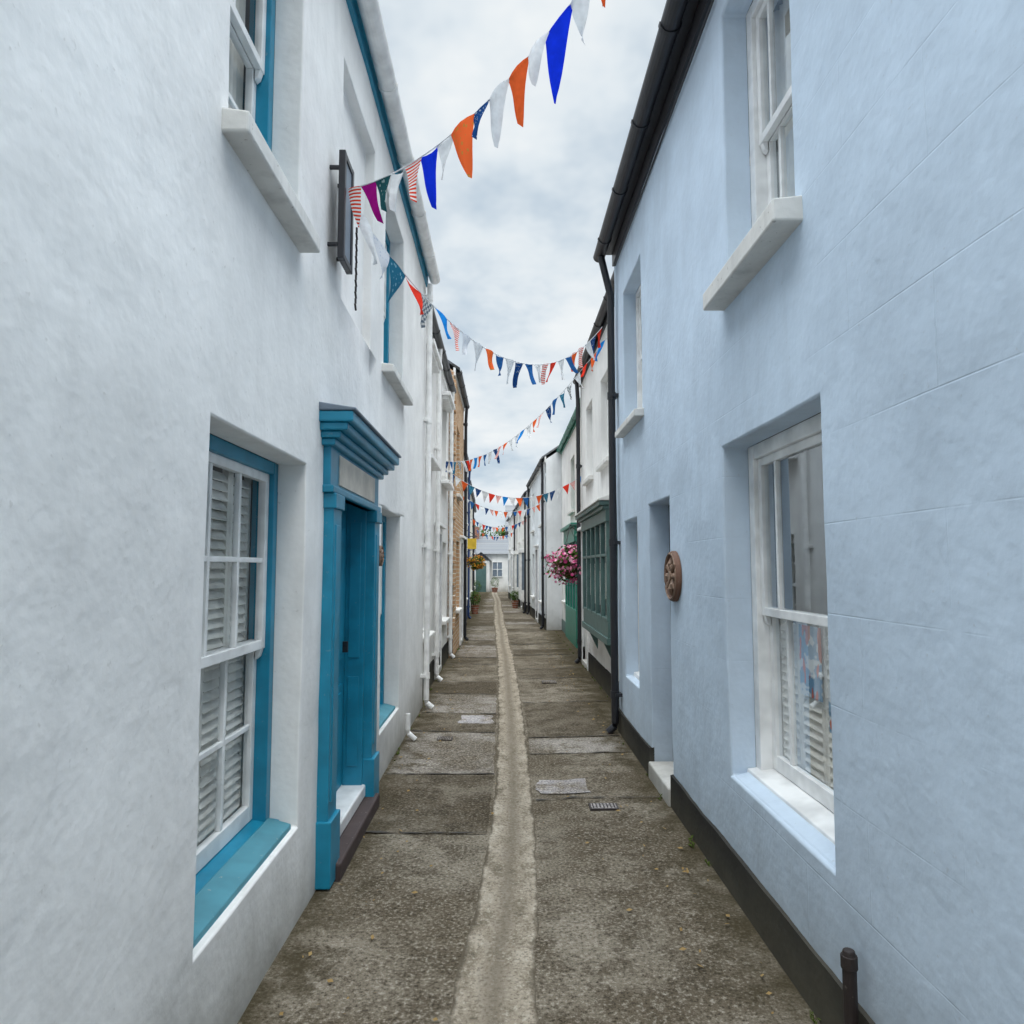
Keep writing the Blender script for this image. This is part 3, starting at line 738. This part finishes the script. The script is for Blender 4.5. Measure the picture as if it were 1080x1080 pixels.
# ------------------------------------------------------------ signs, plaques
E = empty('wall_sign', (-.86, 3.7, 3.5))
q = MB(-1); X = .84; ya, yb = 3.58, 3.80; za, zb = 3.21, 3.80
q.box(X, X + .035, ya, ya + .035, za, zb); q.box(X, X + .035, yb - .035, yb, za, zb); q.box(X + .001, X + .034, ya + .035, yb - .035, za, za + .035); q.box(X + .001, X + .034, ya + .035, yb - .035, zb - .035, zb)
for yy in (ya + .008, yb - .028):
    for z in (3.70, 3.28): q.box(X + .035, .94, yy, yy + .02, z, z + .02)
q.obj('sign_frame', [M['black']], E, bevel=.004)
q = MB(-1); q.box(X + .008, X + .027, ya + .035, yb - .035, za + .035, zb - .035); q.obj('sign_board', [M['doorgrey']], E)
q = MB(-1)
for i in range(14):
    z = 3.50 - i * .034; dy = .012 if i % 2 else 0
    q.tube([(X - .01, 3.84 - dy, z), (X - .01, 3.84 + dy, z - .03)], .006, 6)
q.obj('chain', [M['rust']], E)

def disc_plaque(name, side, X, y, z, r, mats):
    E = empty(name, (side * X, y, z)); q = MB(side); n = 40
    prof = [(0, .02), (r * .80, .02), (r * .84, .034), (r * .96, .034), (r, .02), (r, 0)]
    rings = []
    for pr, px in prof:
        rings.append([q.P(X - px, y + pr * math.cos(6.2832 * i / n), z + pr * math.sin(6.2832 * i / n)) for i in range(n)])
    for a, b in zip(rings[:-1], rings[1:]):
        for i in range(n):
            j = (i + 1) % n; q.f.append([a[i], a[j], b[j], b[i]]); q.m.append(0)
    q.obj('disc', [mats[0]], E)
    q = MB(side)
    for k in range(8):
        a = k * math.pi / 4; q.tube([(X - .024, y + r * .15 * math.cos(a), z + r * .15 * math.sin(a)), (X - .03, y + r * .5 * math.cos(a), z + r * .5 * math.sin(a)), (X - .024, y + r * .74 * math.cos(a), z + r * .74 * math.sin(a))], [.008, .022, .006], 8)
    q.tube([(X - .02, y, z), (X - .045, y, z)], r * .2, 14)
    q.tube([(X - .034, y + r * .9 * math.cos(6.2832 * i / 24), z + r * .9 * math.sin(6.2832 * i / 24)) for i in range(25)], .008, 6)
    q.obj('carved_relief', [mats[1]], E)
M['woodlt'] = paint('carved_wood_light', (.25, .16, .11), .6, .3, .002)
disc_plaque('carved_round_plaque', 1, 1.118, 4.62, 1.54, .165, [M['woodsign'], M['woodlt']])
disc_plaque('round_wall_plaque', -1, .928, 5.15, 1.68, .075, [M['woodsign'], M['woodlt']])

m, t = newmat('poster_print')
c = t.mix(t.rng(t.noise(t.pos(1, 9, 14), 1.0, 2), .48, .52), (.75, .78, .8), (.15, .35, .55))
c = t.mix(t.rng(t.noise(t.pos(1, 20, 8), 1.0, 1), .58, .61), c, (.7, .12, .06)); t.out(c, .5); M['poster'] = m
q = MB(1); q.box(1.343, 1.346, 3.02, 3.24, 1.03, 1.34); q.obj('window_poster', [M['poster']])
q = MB(1); q.box(1.342, 1.345, 2.84, 2.96, .92, 1.12); q.obj('window_poster', [M['poster']])

q = MB(1); q.tube([(1.07, 2.28, -.04), (1.07, 2.28, .02), (1.07, 2.28, .40), (1.07, 2.28, .415)], [.026, .021, .021, .017], 14); q.tube([(1.07, 2.28, .36), (1.07, 2.28, .40)], .025, 14)
q.obj('iron_pipe_stub', [M['rust']], bevel=.002)

m, t = newmat('basket_foliage'); t.diffuse(t.mix(t.noise(t.pos(), 18), (.03, .075, .015), (.10, .15, .04))); M['leaf'] = m
m, t = newmat('petunia_pink'); t.diffuse(t.mix(t.rng(t.noise(t.pos(), 14), .4, .6), (.60, .06, .22), (.78, .42, .54))); M['petal'] = m
m, t = newmat('flower_yellow'); t.diffuse(t.mix(t.noise(t.pos(), 14), (.70, .45, .03), (.6, .1, .05))); M['petaly'] = m
def basket(side, xw, xc, y, z, r, petal, seed):
    rr = random.Random(seed); E = empty('hanging_flower_basket', (side * xc, y, z))
    q = MB(side); q.tube([(xw, y, z + r * 1.6), (xc, y, z + r * 1.6), (xc, y, z + r * 1.5)], .01, 6); q.tube([(xw, y, z + r * .9), (xw + (xc - xw) * .5, y, z + r * 1.25), (xc, y, z + r * 1.6)], .008, 6)
    for a in (0, 2.1, 4.2): q.tube([(xc, y, z + r * 1.55), (xc + r * .6 * math.cos(a), y + r * .6 * math.sin(a), z + .02)], .004, 5)
    q.obj('bracket_and_chains', [M['black']], E)
    q = MB(side); rings = []
    for j in range(6):
        a = j / 5 * math.pi / 2; rings.append([q.P(xc + r * .62 * math.cos(a) * math.cos(6.2832 * i / 16), y + r * .62 * math.cos(a) * math.sin(6.2832 * i / 16), z - r * .6 * math.sin(a)) for i in range(16)])
    for a, b in zip(rings[:-1], rings[1:]):
        for i in range(16): q.f.append([a[i], a[(i + 1) % 16], b[(i + 1) % 16], b[i]]); q.m.append(0)
    q.obj('basket_bowl', [M['woodsign']], E, fix=False)
    q = MB(side)
    clumps = [(Vector((rr.gauss(0, 1), rr.gauss(0, 1), rr.gauss(.1, .8))).normalized()) for _ in range(16)]
    for i in range(1700):
        c = rr.choice(clumps); d = (c + Vector((rr.gauss(0, .35), rr.gauss(0, .35), rr.gauss(0, .35)))).normalized()
        rad_ = r * rr.uniform(.55, 1.1); p = Vector((xc, y, z)) + Vector((d.x * rad_ * 1.1, d.y * rad_, d.z * rad_ * .72 - (r * .3 * rr.random() if d.z < 0 else 0)))
        s_ = rr.uniform(.012, .028) * r / .28; n_ = (d + Vector((rr.gauss(0, .5), rr.gauss(0, .5), rr.gauss(0, .5)))).normalized()
        a = n_.orthogonal().normalized(); b = n_.cross(a)
        mi = 1 if (rad_ > r * .78 and rr.random() < .62) else 0
        if mi: q.face([p + a * s_ * math.cos(k * 1.257) + b * s_ * math.sin(k * 1.257) for k in range(5)], 1)
        else: q.face([p - a * s_ * 1.4, p + b * s_ * .6, p + a * s_ * 1.4, p - b * s_ * .6], 0)
    q.obj('flowers_and_leaves', [M['leaf'], M[petal]], E, fix=False)
basket(1, 1.46, 1.12, 12.1, 1.68, .40, 'petal', 1)
basket(-1, 1.08, .80, 19.2, 1.75, .24, 'petaly', 2)

E = empty('projecting_sign', (-.9, 18.2, 2.1))
q = MB(-1); q.tube([(1.10, 18.2, 2.38), (.70, 18.2, 2.38)], .012, 8); q.tube([(1.10, 18.2, 2.62), (.70, 18.2, 2.38)], .008, 6); q.obj('bracket', [M['black']], E)
q = MB(-1); q.box(.72, .95, 18.185, 18.215, 2.06, 2.33); q.obj('board', [M['yellow']], E, bevel=.006)

def potted(side, x, y, r, h, seed):
    rr = random.Random(seed); E = empty('potted_shrub', (side * x, y, 0)); q = MB(side)
    q.tube([(x, y, .0), (x, y, .28), (x, y, .30)], [r * .7, r, r * 1.05], 14); q.obj('pot', [M['brickr']], E)
    q = MB(side)
    for i in range(500):
        d = Vector((rr.gauss(0, 1), rr.gauss(0, 1), rr.gauss(0, 1))).normalized() * rr.uniform(.4, 1) ** .6
        p = Vector((x + d.x * r * 1.5, y + d.y * r * 1.5, .3 + h / 2 + d.z * h / 2)); a = Vector((rr.gauss(0, 1), rr.gauss(0, 1), rr.gauss(0, 1))).normalized(); b = a.orthogonal().normalized(); s_ = rr.uniform(.015, .035)
        q.face([p - a * s_, p + b * s_ * .5, p + a * s_, p - b * s_ * .5])
    q.obj('foliage', [M['leaf']], E, fix=False)
potted(-1, 1.0, 24.2, .14, .5, 3); potted(1, .42, 27.6, .14, .4, 6); potted(-1, 1.3, 33.2, .16, .7, 7); potted(-1, .6, 44.6, .2, .7, 8)

def tree(x, y, h, r, seed):
    rr = random.Random(seed); E = empty('broadleaf_tree', (x, y, 0)); q = MB()
    q.tube([(x, y, -.1), (x + .1, y, h * .3), (x - .05, y, h * .6)], [r * .12, r * .09, r * .05], 8)
    cl = []
    for i in range(26):
        a = rr.uniform(0, 6.28); e = rr.uniform(-.3, 1.3); k = rr.uniform(.45, .95) * r
        c = Vector((x + k * math.cos(a) * math.cos(e), y + k * math.sin(a) * math.cos(e), h * .6 + k * math.sin(e) * .8)); cl.append(c)
        if i < 9: q.tube([(x, y, h * .45), tuple(Vector((x, y, h * .5)).lerp(c, .5)), tuple(c)], [r * .04, r * .025, r * .01], 5)
    q.obj('trunk_and_limbs', [M['woodsign']], E)
    q = MB()
    for c in cl:
        cr = rr.uniform(.22, .38) * r
        for _ in range(120):
            d = Vector((rr.gauss(0, .5), rr.gauss(0, .5), rr.gauss(0, .4))) * cr; p = c + d; a = Vector((rr.gauss(0, 1), rr.gauss(0, 1), rr.gauss(0, 1))).normalized(); b = a.orthogonal().normalized(); s_ = rr.uniform(.08, .18)
            q.face([p - a * s_, p + b * s_ * .5, p + a * s_, p - b * s_ * .5])
    q.obj('foliage', [M['leaf']], E, fix=False)
tree(-3.5, 60, 5.0, 2.6, 1); tree(.5, 63, 4.8, 2.5, 2); tree(-8, 62, 5.5, 2.8, 3); tree(4, 66, 5, 2.6, 4)

# ------------------------------------------------------------ world and light
w = bpy.data.worlds.new('World'); scene.world = w; w.use_nodes = True
t = NT(w.node_tree)
sky = t.n('ShaderNodeTexSky', sky_type='NISHITA', sun_disc=False, sun_elevation=rad(62), sun_rotation=rad(180), air_density=1.0, dust_density=2.0)
d = t.n('ShaderNodeTexCoord').outputs['Generated']
sp = t.n('ShaderNodeSeparateXYZ', {0: d})
zz = t.math('ADD', t.math('MAXIMUM', sp.outputs[2], 0.0), .30)
cv = t.n('ShaderNodeCombineXYZ', {0: t.math('DIVIDE', sp.outputs[0], zz), 1: t.math('DIVIDE', sp.outputs[1], zz), 2: 0.0}).outputs[0]
n1 = t.noise(cv, 1.9, 5, .58)
ccol = t.mix(t.rng(n1, .38, .60), (5.9, 7.0, 7.95), (8.7, 9.1, 9.3))
blue = t.mix(.25, ccol, sky.outputs[0])
col = t.mix(t.rng(n1, .30, .50), blue, ccol)
gain = t.rng(sp.outputs[2], .66, .86, 1.0, 6.6)  # added zenith glow, above the camera's view, to brighten walls and street
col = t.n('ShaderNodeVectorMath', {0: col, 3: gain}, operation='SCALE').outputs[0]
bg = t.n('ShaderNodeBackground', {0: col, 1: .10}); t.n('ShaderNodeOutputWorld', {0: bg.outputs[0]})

sl = bpy.data.lights.new('sun', 'SUN'); sl.energy = 1.5; sl.angle = rad(40); sl.color = (1, .94, .86)
so = bpy.data.objects.new('sun', sl); scene.collection.objects.link(so)
so.rotation_euler = (rad(28), 0, 0)

cam = bpy.data.cameras.new('camera'); cam.lens = 24.83; cam.sensor_width = 36; cam.clip_start = .05; cam.clip_end = 900
co = bpy.data.objects.new('camera', cam); scene.collection.objects.link(co)
co.location = (0, 0, 1.6); co.rotation_euler = (rad(94.45), 0, rad(-.62))
scene.camera = co
scene.view_settings.view_transform = 'Standard'; scene.view_settings.look = 'None'; scene.view_settings.exposure = 0
